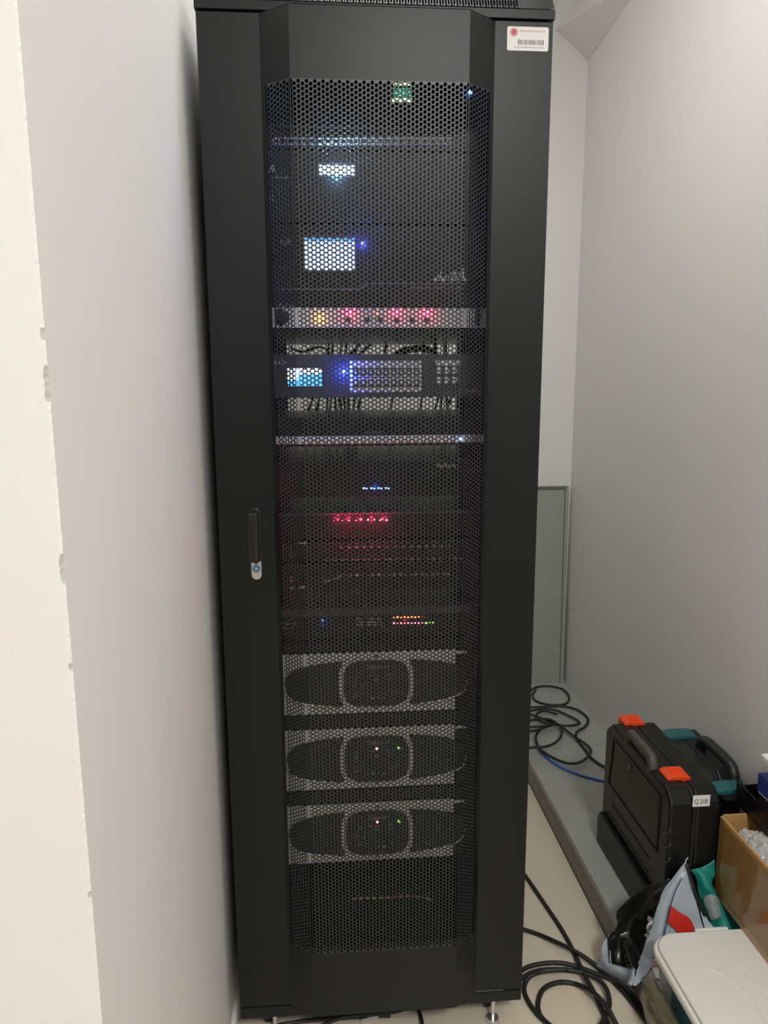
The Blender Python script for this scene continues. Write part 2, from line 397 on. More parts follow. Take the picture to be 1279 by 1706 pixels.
# rails, casters
for x0, x1 in ((.040, .057), (.543, .560)):
    for y in (.086, .520):
        mb = MB(); mb.box(x0, x1, y, y+.012, RZ0+.03, 2.0); xx = x0 if x0 < .3 else x1-.003
        mb.box(xx, xx+.003, y, y+.05, RZ0+.03, 2.0); mb.build('mounting_rail', M['rail'], rack)
for x0, x1 in ((.006, .105), (.545, .594)):
    B(x0, x1, .585, .588, .62, RZ1-.22).build('rear_post', M['rail'], rack)
for x, y in ((.055, .075), (.545, .075), (.055, .54), (.545, .54)):
    mb = MB(); mb.box(x-.025, x+.025, y-.03, y+.03, RZ0-.006, RZ0); mb.box(x-.017, x-.013, y-.018, y+.018, .025, RZ0-.006); mb.box(x+.013, x+.017, y-.018, y+.018, .025, RZ0-.006)
    cst = mb.build('caster', M['chrome'], rack)
    mb = MB(); mb.cyl((x-.011, y, .0255), (x+.011, y, .0255), .025, 20); mb.build('caster_wheel', M['cable'], cst, bevel=.002)
for x in (.545, .069):
    mb = MB(); mb.cyl((x, .026, .012), (x, .026, RZ0+.001), .0045, 12); mb.cyl((x, .026, 0), (x, .026, .012), .016, 16, .013); mb.build('levelling_foot', M['chrome'], rack)
# asset sticker on the right pillar
s0 = onY(844, 84, 0); s1 = onY(914, 45, 0)
st = MB().prism(rrect(s0.x, s1.x, s0.z, s1.z-.001, .003), 'y', -.0006, 0).build('asset_sticker', M['sticker'])
tag(st, 'white asset sticker with red round emblem and barcode on rack door', 'sticker')
sw = s1.x-s0.x; sh = s1.z-s0.z
mb = MB(); mb.cyl((s0.x+.16*sw, -.0008, s0.z+.74*sh), (s0.x+.16*sw, -.0006, s0.z+.74*sh), .0068, 20); mb.build('emblem', M['palepink'], st)
mb = MB(); mb.cyl((s0.x+.16*sw, -.0010, s0.z+.75*sh), (s0.x+.16*sw, -.0008, s0.z+.75*sh), .0048, 16); mb.build('emblem_heart', M['pink'], st)
mb = MB(); x = s0.x+.27*sw; i = 0
while x < s0.x+.87*sw:
    ww = random.choice((.0004, .0007, .001)); mb.box(x, x+ww, -.0008, -.0006, s0.z+.25*sh, s0.z+.44*sh); x += ww+random.choice((.0006, .0009, .0012))
mb.box(s0.x+.265*sw, s0.x+.28*sw, -.0008, -.0006, s0.z+.24*sh, s0.z+.46*sh); mb.box(s0.x+.86*sw, s0.x+.88*sw, -.0008, -.0006, s0.z+.24*sh, s0.z+.46*sh)
mb.build('barcode', M['ink'], st)
mb = MB()
for k in range(14): mb.box(s0.x+(.30+.045*k)*sw, s0.x+(.33+.045*k)*sw, -.0008, -.0006, s0.z+(.77 if k % 2 else .76)*sh, s0.z+.84*sh)
mb.build('title_line', M['palepink'], st)
mb = MB()
for k in range(16): mb.box(s0.x+(.17+.046*k)*sw, s0.x+(.195+.046*k)*sw, -.0008, -.0006, s0.z+.12*sh, s0.z+.17*sh)
mb.build('number_line', M['grey'], st)

# ------------------------------------------------------------ rack gear
FYD = .080                                    # front plane of the 19 inch gear
EX0, EX1 = .0585, .5415
def q(px, py): return onY(px, py, FYD)
def zz(py, px=620): return q(px, py).z
def gear(name, label, cat, py0, py1, face, depth=.36, plate=True, mid=620, chassis='dev'):
    z1 = q(mid, py0).z; z0 = q(mid, py1).z
    t = thing(name, label, cat, (.3, FYD+.01, z0))
    B(.075, .525, FYD+.004, FYD+depth, z0+.001, z1-.001).build('chassis', M[chassis], t)
    if plate: MB().box(EX0, EX1, FYD, FYD+.004, z0, z1).build('faceplate', M[face], t, bevel=.0008)
    return t, z0, z1
def rect(px0, py0, px1, py1, y0=.0015, y=0):
    a = q(px0, py1); b = q(px1, py0); return B(a.x, b.x, FYD-y0, FYD+y, a.z, b.z)
def patch_(name, px0, py0, px1, py1, mt, parent, y0=.0015, bev=0):
    return rect(px0, py0, px1, py1, y0).build(name, mt, parent, bevel=bev)
def led(px, py, mt, parent, r=.0022, name='led'):
    p = q(px, py); mb = MB(); mb.ball((p.x, FYD-.0008, p.z), r, 10, 6); return mb.build(name, mt, parent, smooth_=True)
def glow(px, py, col, e, y=.010):
    p = q(px, py); l = bpy.data.lights.new('led_glow', 'POINT'); l.energy = e; l.color = col; l.shadow_soft_size = .003
    o = bpy.data.objects.new('led_glow', l); o.location = (p.x, FYD-y, p.z); COL.objects.link(o)
def word(s, px, py, wpx, mt, parent, hpx=8, name='lettering'):
    a = q(px, py); b = q(px+wpx, py); h = q(px, py-hpx).z-a.z
    return text(name, s, mt, parent, a.x, FYD-.0008, a.z, h*1.35, width=b.x-a.x)

# 1 power sequencer with green voltage display
t, z0, z1 = gear('power_sequencer', 'black power sequencer with small green voltage display at rack top', 'power unit', 112, 207, 'dev')
patch_('display_field', 654, 147, 686, 163, E_['gfield'], t)
mb = MB(); 
for a in (655, 663, 671, 679): mb.v, mb.f, mb.mi = mb.v, mb.f, mb.mi; r_ = rect(a, 138.5, a+6, 142.5, .0018); mb.add(r_.v, r_.f)
mb.build('display_top_row', E_['gwhite'], t)
mb = MB()
for a in (653, 661.5, 670, 678.5): r_ = rect(a, 164, a+7.4, 170, .0018); mb.add(r_.v, r_.f)
mb.build('display_bottom_row', E_['gwhite'], t)
a = q(655, 160.5); b = q(685, 160); text('digits', '~241v', E_['gdigit'], t, a.x, FYD-.0022, a.z, .0185, width=b.x-a.x)
led(783, 154, E_['bluedot'], t, .0035); glow(783, 154, (.1, .2, 1), .012)
led(650, 178, E_['green'], t, .0004)

# 2 patch panel
t, z0, z1 = gear('patch_panel', 'patch panel with long row of light-edged sockets under power sequencer', 'patch panel', 211, 250, 'dev', depth=.12)
mb = B(EX0+.03, EX1-.03, FYD-.003, FYD, zz(215), zz(211.5)); mb.build('top_lip', M['devlite'], t)
for k in range(24):
    gx = 455+k*12.15+(k//6)*1.2
    s_ = thing  # sockets are parts
    a = q(gx, 242); b = q(gx+10.5, 231)
    mb = MB(); tt = .0010
    mb.box(a.x, b.x, FYD-.006, FYD, b.z-.0016, b.z); mb.box(a.x, a.x+tt, FYD-.006, FYD, a.z, b.z); mb.box(b.x-tt, b.x, FYD-.006, FYD, a.z, b.z)
    mb.box(a.x+.002, b.x-.003, FYD-.006, FYD, a.z, a.z+.0018)
    mb.build('socket', M['silver'] if k not in (2, 3, 4, 5) else M['grey'], t)

# 3 wireless receiver A
t, z0, z1 = gear('wireless_receiver', 'black receiver with glowing cyan strip display under patch panel', 'receiver', 252, 372, 'dev')
patch_('screen_bezel', 528, 272, 594, 295, M['btn'], t, .001)
patch_('screen', 532, 276.5, 590, 291, E_['cyan'], t, .002)
glow(561, 283, (.25, .55, 1), .5, .035)
led(623, 277, E_['wdot'], t, .0012); word('UR', 444, 287, 16, M['white'], t, 12)
patch_('trim_line', 452, 295.5, 485, 297, M['grey'], t)

# 4 matrix controller with LCD
t, z0, z1 = gear('matrix_controller', 'black controller with white screen and blue light above silver mixer', 'controller', 375, 510, 'dev')
patch_('screen_bezel', 504, 392, 594, 453, M['btn'], t, .001)
patch_('screen', 508, 398, 590, 450, E_['lcd'], t, .002); patch_('screen_header', 508, 397, 590, 402, E_['lcdtop'], t, .0024)
glow(549, 424, (.5, .6, 1), .03, .02)
led(605, 405, E_['bluedot'], t, .0028); glow(605, 405, (.04, .06, 1), .35, .018)
word('UE', 467, 408, 18, M['grey'], t, 10)
mb = MB(); a = .0007
for (x_0, y_0, x_1, y_1) in ((462, 482, 598, 482), (598, 482, 612, 472.5), (612, 472.5, 775, 472.5)):
    p0 = q(x_0, y_0); p1 = q(x_1, y_1); mb.cyl((p0.x, FYD-.001, p0.z), (p1.x, FYD-.001, p1.z), a, 6)
mb.build('trim_line', M['grey'], t)
word('Digital audio matrix controller', 684, 481, 86, M['grey'], t, 4.5)
mb = MB()
for (y_, xs_) in ((449, (771,)), (455, (735, 752, 757, 765, 771)), (461, (729, 734, 742, 748, 754, 760, 766, 771)), (466, (725, 731, 737, 741, 747, 753, 757, 762, 771, 774))):
    for x_ in xs_: r_ = rect(x_-1.8, y_-2, x_+1.8, y_+2, .0012); mb.add(r_.v, r_.f)
mb.build('logo_dots', M['white'], t)

# 5 silver mixer unit
t, z0, z1 = gear('mixer_unit', 'silver-fronted rack unit with round knob and red lights', 'mixer', 513, 545, 'silver', mid=640)
a = q(473, 529); mb = MB(); mb.cyl((a.x, FYD-.014, a.z), (a.x, FYD, a.z), .0105, 24, .0115); mb.build('knob', M['btn'], t, bevel=.001)
patch_('knob_panel', 458, 515, 469, 544, M['btn'], t, .0012)
for x_, y_, c, r in ((533, 530, 'orange', .0032), (583, 522, 'red', .0032), (627, 522, 'ored', .0018), (660, 522, 'red', .0024), (711, 522, 'red', .0034), (741, 522, 'ored', .001)):
    led(x_, y_, E_[c], t, r)
for x_ in (583, 711, 660): glow(x_, 522, (1, .03, .1), .018)
glow(533, 530, (1, .5, .1), .010)
for x_ in (580, 612, 633, 660, 686, 710): patch_('button', x_-4, 529, x_+4, 536, M['btn'], t, .003, .0008)
patch_('card_slot', 735, 514, 790, 543, M['paper'], t, .002, .0006)
patch_('slot_gap', 792, 512, 800, 548, M['btn'], t, .0025)
word('TopTop', 464, 512, 26, M['white'], t, 6)
patch_('lower_lip', 452, 543, 815, 546, M['silver'], t, .004)
# shelf under it
t = thing('rack_shelf', 'thin black rack shelf under the silver mixer', 'shelf', (.3, .2, zz(558)))
B(EX0, EX1, FYD, FYD+.42, zz(558), zz(556)).build('tray', M['dev'], t); B(EX0, EX1, FYD, FYD+.003, zz(555.8), zz(550)).build('front_lip', M['dev'], t)

# 7 audio processor with blue LCD and key blocks
t, z0, z1 = gear('audio_processor', 'charcoal processor with blue screen and two light keypads', 'processor', 590, 662, 'devlite', mid=640)
patch_('screen_bezel', 477, 611, 539, 646, M['btn'], t, .001)
patch_('screen', 479, 613.5, 537, 643.5, E_['lcdc'], t, .002)
patch_('screen_header', 479, 613.5, 537, 624, E_['lcdw'], t, .0024); patch_('screen_item', 479, 624, 497, 633, E_['lcdw'], t, .0024)
glow(508, 628, (.1, .4, 1), .02, .02)
led(573, 620, E_['bluedot'], t, .0036); glow(573, 620, (.04, .08, 1), .3, .018)
kp = patch_('keypad', 582, 601, 703, 653.5, M['silver'], t, .001)
for r0 in (613, 632):
    for k in range(9):
        xx = 588+k*12.6
        rect(xx, r0, xx+9.5, r0+12.5, .004).build('key', M['btn'], kp, bevel=.0006)
        c = rect(xx+2.6, r0+3, xx+7, r0+9.5, .0044); c.build('key_cap', M['silver'], kp)
patch_('keypad_line', 583, 627.5, 702, 629.5, M['btn'], t, .0015)
kp = patch_('keypad', 722, 600, 768, 641, M['devlite'], t, .001)
rect(725, 600.5, 767, 609, .002).build('keypad_label', M['silver'], kp)
for r0 in (612, 628):
    for k in range(3):
        xx = 726+k*13
        rect(xx, r0, xx+9, r0+10.5, .004).build('key', M['silver'], kp, bevel=.0006)
word('NoNo', 454, 608, 22, M['white'], t, 9); word('PA-MAX', 775, 654, 26, M['white'], t, 6)
patch_('mark', 568, 637, 576, 639.5, M['grey'], t)

# 9 black unit over silver strip
t, z0, z1 = gear('media_player', 'black player unit with bright silver front strip', 'player', 695, 743, 'dev')
mb = MB(); a = q(450, 740.5); b = q(815, 726)
mb.box(EX0, EX1, FYD-.008, FYD, q(640, 738).z, q(640, 725.5).z); mb.build('silver_strip', M['silver'], t, bevel=.002)
word('Rexton', 607, 722, 28, M['grey'], t, 5)
p = q(765, 729); mb = MB(); mb.ball((p.x, FYD-.0085, p.z-.003), .0035, 10, 6); mb.build('led', E_['bluedot'], t)
p = q(765, 729); mb = MB(); 
# 11 splitter with four blue dashes
t, z0, z1 = gear('signal_splitter', 'black unit with four blue dash lights', 'splitter', 768, 828, 'dev')
for x_ in (608, 620.5, 632.5, 644.5): patch_('led', x_-3.6, 812.4, x_+3.6, 814.8, E_['bluedot'], t, .002)
glow(626, 813, (.03, .1, 1), .04)
word('INVTECH', 727, 779, 31, M['white'], t, 6)
# 12 red LED unit
t, z0, z1 = gear('feedback_suppressor', 'black unit with row of nine red lights', 'processor', 853, 896, 'dev')
B(EX0, EX1, FYD-.004, FYD, z1-.0045, z1).build('top_lip', M['devlite'], t)
for x_ in (555, 571, 581, 592, 602, 613, 623, 634, 644): led(x_, 866, E_['redhot'], t, .0019 if x_ != 634 else .0026)
for x_ in (562, 580, 600, 620, 640): glow(x_, 866, (1, .02, .09), .13, .012)
# 13 two receivers with thin trims
t, z0, z1 = gear('disc_player', 'black slim unit with thin light trim, below the red light row', 'player', 903, 933, 'dev')
for y_, xs_ in ((911, range(565, 752, 13)), (932, range(540, 770, 9))):
    mb = MB()
    for x_ in xs_: r_ = rect(x_, y_-.7-(x_-620)*.012, x_+5, y_+.9-(x_-620)*.012, .002); mb.add(r_.v, r_.f)
    mb.build('trim_line', M['grey'], t)
patch_('door_edge', 484.5, 909, 486, 930, M['grey'], t); patch_('top_mark', 497, 903, 510, 906, M['grey'], t)
t, z0, z1 = gear('disc_recorder', 'black slim unit with broken trim lines, lower of the two slim players', 'recorder', 938, 984, 'dev')
mb = MB()
for x_ in range(565, 752, 9): r_ = rect(x_, 957-.7-(x_-620)*.012, x_+4.5, 959-(x_-620)*.012, .002); mb.add(r_.v, r_.f)
for k in range(6): r_ = rect(540+k*5, 968-k*1.8, 545+k*5, 970-k*1.8, .002); mb.add(r_.v, r_.f)
mb.build('trim_line', M['grey'], t)
patch_('door_edge', 484.5, 960, 486, 970, M['grey'], t); patch_('jack', 482, 978, 490, 981, M['grey'], t, .003); patch_('jack', 497, 976, 508, 980, M['grey'], t, .003)
# 14 level meter unit
t, z0, z1 = gear('level_meter', 'black meter unit with orange-red light matrix', 'meter', 1020, 1062, 'dev')
B(EX0, EX1, FYD-.012, FYD, zz(1022), zz(1011)).build('top_lip', M['devlite'], t)
for y_ in (1033, 1043): led(538, y_, E_['bluedot'], t, .0016)
glow(538, 1038, (.05, .1, 1), .008)
for k in range(10):
    led(656+k*5.9, 1028, E_['ored'] if k < 8 else M['red'], t, .0019)
    led(656+k*5.9, 1038, E_['redhot'] if k % 2 == 0 and k < 9 else (E_['red'] if k < 8 else E_['green']), t, .0015)
for x_ in (711, 716, 721): led(x_, 1037, E_['green'], t, .0011)
glow(675, 1035, (1, .06, .06), .012)
mb = MB()
for y_ in (1030, 1035.5, 1040):
    for x_ in list(range(594, 605, 4))+list(range(613, 638, 5)): r_ = rect(x_, y_, x_+3, y_+1.5, .001); mb.add(r_.v, r_.f)
mb.build('label_marks', M['white'], t)
word('Hanstar', 469, 1041, 26, M['grey'], t, 5); word('meter', 472, 1048, 18, M['grey'], t, 4)

# 15 three power amplifiers
def amp(y0, y1, label, lights, mark):
    zt_ = q(617, y0).z; zb = q(617, y1).z; H = zt_-zb; cx = .296
    t = thing('power_amplifier', label, 'amplifier', (.3, FYD+.01, zb), 'silver power amplifiers')
    B(.075, .525, FYD+.004, FYD+.40, zb+.001, zt_-.001).build('chassis', M['dev'], t)
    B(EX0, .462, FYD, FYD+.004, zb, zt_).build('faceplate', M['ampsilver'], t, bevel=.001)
    B(.4625, EX1, FYD+.001, FYD+.004, zb, zt_).build('plate_end_shade', M['dev'], t)  # dark end of the front: the door pillar's shadow, put into the colour
    B(.4625, .486, FYD-.0005, FYD+.001, zt_-.0085, zt_-.003).build('plate_end_label', M['ampsilver'], t)
    zc = (zt_+zb)/2; hh = H*.375; hw = .188
    # oval outline, cut by two curved bars beside the control panel
    def oval(k, r=1.0, grow=0):
        out = []
        for i in range(k):
            a = 2*math.pi*i/k; ca, sa = math.cos(a), math.sin(a)
            out.append((cx+(hw+grow)*math.copysign(abs(ca)**.78, ca), zc+(hh+grow)*math.copysign(abs(sa)**.62, sa)))
        return out
    def barx(z, off): return off*(1+.0)-.010*math.copysign(1, off)*(((z-zc)/hh)**2)
    for s_ in (-1, 1):
        xin = .079
        pts = []
        O = [p for p in oval(80) if (p[0]-cx)*s_ > xin-.002]
        O.sort(key=lambda p: (p[1]-zc)*0+math.atan2((p[1]-zc)/hh, (p[0]-cx)*s_/hw))
        arc = [(x, z) for x, z in O]
        inner = [(cx+s_*(xin-.010*(((zz_-zc)/hh)**2)), zz_) for zz_ in [zc+hh*.98*(1-2*i/10) for i in range(11)]]
        poly = arc+inner
        MB().prism(poly, 'y', FYD-.006, FYD-.0003).build('grille', M['grille'], t)
        rimp = [Vector((x, FYD-.007, z)) for x, z in arc]
        MB().tube(rimp[:len(rimp)//2+1] if True else rimp, .0016, 6, 1).build('grille_rim', M['rim'], t, smooth_=True)
    P_ = []
    for i in range(40):
        a = 2*math.pi*i/40; ca, sa = math.cos(a), math.sin(a)
        P_.append((cx+.067*math.copysign(abs(ca)**.5, ca), zc+hh*1.0*math.copysign(abs(sa)**.5, sa)))
    cp = MB().prism(P_, 'y', FYD-.007, FYD-.0003).build('control_panel', M['grille'], t, bevel=.0008)
    sx = H/.105
    w_ = text('lettering', 'Digbound', M['grey'], cp, cx-.021, FYD-.0075, zc+hh*.68, .0125, width=.046)
    mb = MB(); R2 = random.Random(y0)
    for dx, dz, a, b in ((-.045, .30, .012, .001), (-.02, .36, .02, .001), (.02, .38, .016, .001), (-.008, .16, .014, .0015), (.026, .1, .001, .012), (-.045, -.15, .001, .010), (-.03, -.2, .001, .010),
                         (-.05, -.52, .016, .0015), (-.012, -.66, .005, .003), (0, -.64, .005, .003), (.010, -.66, .007, .003), (.03, -.35, .006, .001), (.04, -.1, .002, .002), (-.045, .1, .003, .003), (.03, -.5, .004, .003)):
        mb.box(cx+dx, cx+dx+a, FYD-.0074, FYD-.007, zc+hh*dz, zc+hh*dz+b)
    mb.build('scale_marks', M['grey'], cp)
    for dx in (-.04, .04):
        mb = MB(); mb.cyl((cx+dx, FYD-.012, zc-hh*.3), (cx+dx, FYD-.007, zc-hh*.3), .0075, 16); mb.build('dial', M['btn'], cp, bevel=.0008)
    for z_ in (zt_-.008, zb+.009):
        mb = MB(); mb.cyl((cx, FYD-.0012, z_), (cx, FYD, z_), .003, 10); mb.build('screw', M['btn'], t)
    if lights:
        for (px, py, c, r) in lights:
            p = q(px, py); mb = MB(); mb.ball((p.x, FYD-.0085, p.z), r, 10, 6); mb.build('led', E_[c], cp, smooth_=True)
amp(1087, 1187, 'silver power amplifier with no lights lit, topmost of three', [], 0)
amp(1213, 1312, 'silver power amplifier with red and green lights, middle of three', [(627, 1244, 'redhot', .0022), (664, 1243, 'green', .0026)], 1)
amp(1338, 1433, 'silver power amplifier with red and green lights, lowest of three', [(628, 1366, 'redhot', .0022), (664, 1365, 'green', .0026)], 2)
# blank plates between amplifiers' dark gaps
for y0, y1, lab in ((1190, 1210, 'black blank panel between the top and middle amplifiers'), (1316, 1334, 'black blank panel between the middle and lowest amplifiers'), (1068, 1083, 'black blank panel above the topmost amplifier')):
    o = B(EX0, EX1, FYD+.001, FYD+.004, zz(y1), zz(y0)).build('blank_panel', M['dev']); tag(o, lab, 'panel')

# cables hanging in the open gaps behind the gear
CG = 'dark cables hanging behind the rack gear'
def cab(pts, r, mt, label, name='audio_cable', grp=None, sub=5):
    o = MB().tube(pts, r, 8, sub).build(name, mt, smooth_=True); return tag(o, label, 'cable', grp)
def hang(a, b, Y, r=.003, mt='cable'):
    p0 = onY(a, 666, Y); p1 = onY(b, 694, Y); d = p1-p0
    pts = [Vector((p0.x-d.x*.5, FYD+.365, p0.z+.028)), Vector((p0.x-d.x*.3, Y-.02, p0.z+.02)), p0, p1, p1+Vector((d.x*.2, 0, -.03)), Vector((p1.x+d.x*.3, Y-.03, p1.z-.06))]
    return pts
GL = ['steep slanting dark cable left of centre', 'second slanting dark cable, right of the steep one', 'dark upright cable, leftmost of the near-vertical ones', 'dark upright cable, second of the near-vertical ones', 'dark upright cable, third of the near-vertical ones', 'dark upright cable, fourth of the near-vertical ones', 'dark leaning cable just left of the slanting pair', 'dark cable sagging almost level across the right half', 'dark cable under the start of the level one', 'dark low sagging cable at the far left', 'dark high sagging cable at the far left', 'dark upright cable just left of the navy pair']
ORD = ['leftmost', 'second', 'third', 'fourth', 'fifth', 'sixth', 'seventh', 'eighth', 'ninth', 'tenth', 'eleventh', 'twelfth', 'thirteenth', 'fourteenth', 'fifteenth', 'rightmost']
for n_, (a, b) in enumerate(((520, 511), (531, 526), (545, 544), (551, 549), (558, 560), (566, 570), (573, 577), (580, 581), (590, 588), (600, 594), (653, 649), (702, 700), (729, 722), (735, 733), (744, 746), (750, 741))):
    cab(hang(a, b, .47), .0034, M['cable'], 'dark cable in the gap below the charcoal processor, '+ORD[n_]+(' of sixteen' if n_ in (0, 15) else ' from the left'), grp=CG)
def hang2(pts, Y=.47): return [onY(x, y, Y) for x, y in pts]
for n_, pp_ in enumerate(([(583, 590), (600, 574), (617, 560), (622, 552)], [(597, 592), (616, 575), (634, 562), (640, 553)], [(545, 595), (548, 575), (546, 553)], [(553, 595), (554, 575), (556, 553)], [(566, 595), (569, 570), (566, 553)],
            [(574, 595), (577, 575), (575, 553)], [(590, 595), (594, 578), (588, 553)], [(635, 566), (660, 571), (690, 567), (715, 572), (756, 566)], [(640, 595), (643, 575), (650, 553)], [(484, 580), (505, 586), (530, 578), (548, 584)],
            [(484, 566), (510, 571), (535, 562), (548, 568)], [(702, 595), (706, 575), (700, 553)])):
    cab(hang2(pp_), .0032, M['cable'], GL[n_]+' in the gap above the charcoal processor', grp='dark cables in the gap above the processor')
for x_, w_ in ((724, 'left'), (741, 'right')): cab(hang2([(x_, 596), (x_, 575), (x_+1, 553)], .46), .0055, M['navycab'], w_+' one of two navy blue cables in the gap above the processor', grp='navy cables in the rack')
pts = [(655, 600), (665, 588), (690, 581), (712, 582), (722, 592), (724, 600)]
cab(hang2(pts, .455), .009, M['cable'], 'thick black loom arching over the processor', name='cable_loom')
# loose wire at the bottom of the rack
pts = [onY(585, 1497, .16), onY(620, 1496, .16), onY(660, 1495, .15), onY(690, 1493, .15), onY(718, 1499, .14)]
cab(pts, .0022, M['yellow'], 'thin yellow wire strung low inside the rack', name='wire')
cab([onY(655, 1494, .14), onY(680, 1493, .14), onY(705, 1494, .135)], .0022, M['red'], 'short orange wire beside the yellow wire in the rack', name='wire')
t = B(.06, .54, .10, .5, RZ0+.075, RZ0+.078).build('rack_shelf', M['dev']); tag(t, 'black bottom shelf inside the rack, under the loose wire', 'shelf')

# ------------------------------------------------------------ leaning board
p0 = onY(940, 817, 1.61); yb = 1.590
bd = thing('leaning_board', 'grey-green board leaning upright against the back wall behind the rack', 'board', (.9, 1.62, PH))
def sheet(x0, x1, y0, y1, ztop, dy=.012, mb=None):
    mb = mb or MB(); pts = [(y0, PH), (y1, PH), (y1+.03, ztop), (y0+.03, ztop)]
    return mb.prism(pts, 'x', x0, x1)
sheet(.63, 1.196, 1.614, 1.622, .945).build('panel', M['board'], bd)
sheet(1.196, 1.212, 1.610, 1.624, .950).build('edge_trim', M['board'], bd); sheet(1.1955, 1.1975, 1.608, 1.614, .948).build('edge_seam', M['boardedge'], bd)
mb = MB(); mb.prism([(1.640, .940), (1.656, .940), (1.656, .952), (1.640, .952)], 'x', .63, 1.212); mb.build('top_trim', M['boardedge'], bd)

# ------------------------------------------------------------ cables on floor and plinth
def floorcab(pix, z, r, mt, label, name='power_cable', lift=None, grp=None):
    pts = []
    for i, (x, y) in enumerate(pix):
        zz_ = z+r+(.0006 if lift is None else lift[i]); pts.append(onZ(x, y, zz_))
    return cab(pts, r, mt, label, name, grp, 7)
floorcab([(880, 1153), (893, 1145), (915, 1143), (938, 1149), (948, 1163), (940, 1173), (915, 1174), (893, 1168), (887, 1158), (892, 1150)], PH, .0045, M['cable'], 'black cable forming a neat ring near the leaning board')
floorcab([(876, 1178), (900, 1178), (935, 1176), (962, 1183), (979, 1197), (975, 1210), (960, 1220), (962, 1232), (975, 1250), (984, 1262), (1000, 1274), (1012, 1280)], PH, .0045, M['cable'], 'black cable winding from the board to behind the tool case', lift=[.004]*12)
floorcab([(876, 1186), (905, 1181), (930, 1185), (965, 1203), (945, 1209), (905, 1203), (893, 1192), (905, 1184), (928, 1190)], PH, .0045, M['cable'], 'black cable folded in a pointed loop on the stone ledge', lift=[.009]*9)
floorcab([(876, 1188), (900, 1196), (930, 1208), (955, 1226), (978, 1242), (984, 1253), (970, 1268), (948, 1272), (920, 1262), (897, 1245), (893, 1225), (905, 1211)], PH, .0045, M['cable'], 'black cable in the widest loop on the stone ledge', lift=[.013]*12)
floorcab([(876, 1211), (905, 1210), (928, 1206), (936, 1217), (930, 1233), (912, 1243), (890, 1245), (876, 1246)], PH, .0045, M['cable'], 'black cable curving back under the rack side on the ledge', lift=[.018]*8)
floorcab([(876, 1219), (895, 1216), (915, 1209), (925, 1203), (905, 1197), (876, 1202)], PH, .0045, M['cable'], 'short black cable end beside the rack, over the other loops', lift=[.023]*6)
floorcab([(895, 1238), (903, 1255), (930, 1276), (965, 1291), (1003, 1301), (1020, 1303)], PH, .0042, M['bluecab'], 'bright blue cable running to the tool case', name='network_cable', lift=[.0]*6)
# coil on the floor
floorcab([(770, 1300), (820, 1375), (862, 1440), (884, 1472), (905, 1503), (935, 1548), (955, 1585), (972, 1622), (990, 1655), (1010, 1700), (1022, 1730)], 0, .0055, M['cable'], 'black cable running straight out from behind the rack', lift=[0, 0, 0, 0, 0, 0, 0, .012, .012, 0, 0])
floorcab([(760, 1510), (812, 1527), (862, 1545), (900, 1558), (938, 1575), (963, 1588), (985, 1603), (1010, 1625), (1040, 1655), (1075, 1700), (1090, 1725)], 0, .0055, M['cable'], 'black cable crossing the straight one toward the grey bag', lift=[0, 0, 0, 0, .012, .012, .006, 0, 0, 0, 0])
path = [((945, 1615), .023), ((910, 1617), .023), ((885, 1625), .010), ((874, 1640), 0), ((876, 1660), 0), ((895, 1690), 0), ((930, 1720), 0), ((965, 1745), .012),
        ((990, 1722), .014), ((1005, 1700), .012), ((1015, 1670), .012), ((1005, 1640), .012), ((975, 1622), .012), ((930, 1615), .012), ((890, 1619), .012), ((860, 1634), .012),
        ((845, 1630), .006), ((860, 1622), .0), ((885, 1609), 0), ((925, 1604), 0), ((960, 1610), 0), ((1000, 1625), 0), ((1035, 1640), .006), ((1060, 1668), 0), ((1085, 1706), 0), ((1100, 1740), 0), ((1080, 1775), 0),
        ((1050, 1760), 0), ((1030, 1715), .012), ((1012, 1680), .024), ((990, 1655), .024), ((960, 1640), 0), ((930, 1637), 0), ((905, 1648), 0), ((896, 1672), 0), ((902, 1695), 0), ((925, 1715), .011), ((940, 1722), .012)]
floorcab([p for p, l in path], 0, .0055, M['cable'], 'thick black cable coiled in loops on the beige floor beside the rack', name='cable_coil', lift=[l for p, l in path])
# under the rack
floorcab([(600, 1702), (640, 1690), (680, 1683), (694, 1679)], 0, .004, M['cable2'], 'pale grey cable coming out from under the rack', lift=[0]*4)
floorcab([(694, 1676), (700, 1690), (704, 1712)], 0, .0045, M['cable'], 'short black cable dropping under the rack front', lift=[.004]*3)
floorcab([(530, 1712), (570, 1695), (620, 1690), (665, 1684), (690, 1672)], 0, .004, M['cable'], 'black cable bundle edge under the middle of the rack', lift=[.009]*5)
floorcab([(440, 1712), (500, 1702), (545, 1698), (600, 1694), (650, 1692)], 0, .004, M['cable'], 'black cable lying under the left half of the rack', lift=[.0]*5)

# ------------------------------------------------------------ tool cases
def case(name, label, x0, x1, y0, y1, z0, z1, shell, latchm, hand):
    t = thing(name, label, 'tool case', ((x0+x1)/2, (y0+y1)/2, z0))
    xm = (x0+x1)/2; c = .022
    prof = [(y0, z0+c), (y0+c, z0), (y1-c, z0), (y1, z0+c), (y1, z1-c*1.6), (y1-c*1.8, z1), (y0+c*1.3, z1), (y0, z1-c*1.2)]
    ins = [(a+(.004 if a < (y0+y1)/2 else -.004), b+(.004 if b < (z0+z1)/2 else -.004)) for a, b in prof]
    MB().prism(prof, 'x', x0, xm-.003).build('front_shell', shell, t, bevel=.006, bseg=3)
    MB().prism(ins, 'x', xm-.003, xm+.003).build('seam', M['grille'], t)
    MB().prism(prof, 'x', xm+.003, x1).build('back_shell', shell, t, bevel=.006, bseg=3)
    return t, xm
cx0, cx1, cy0, cy1, cz1 = .968, 1.088, .122, .515, .468
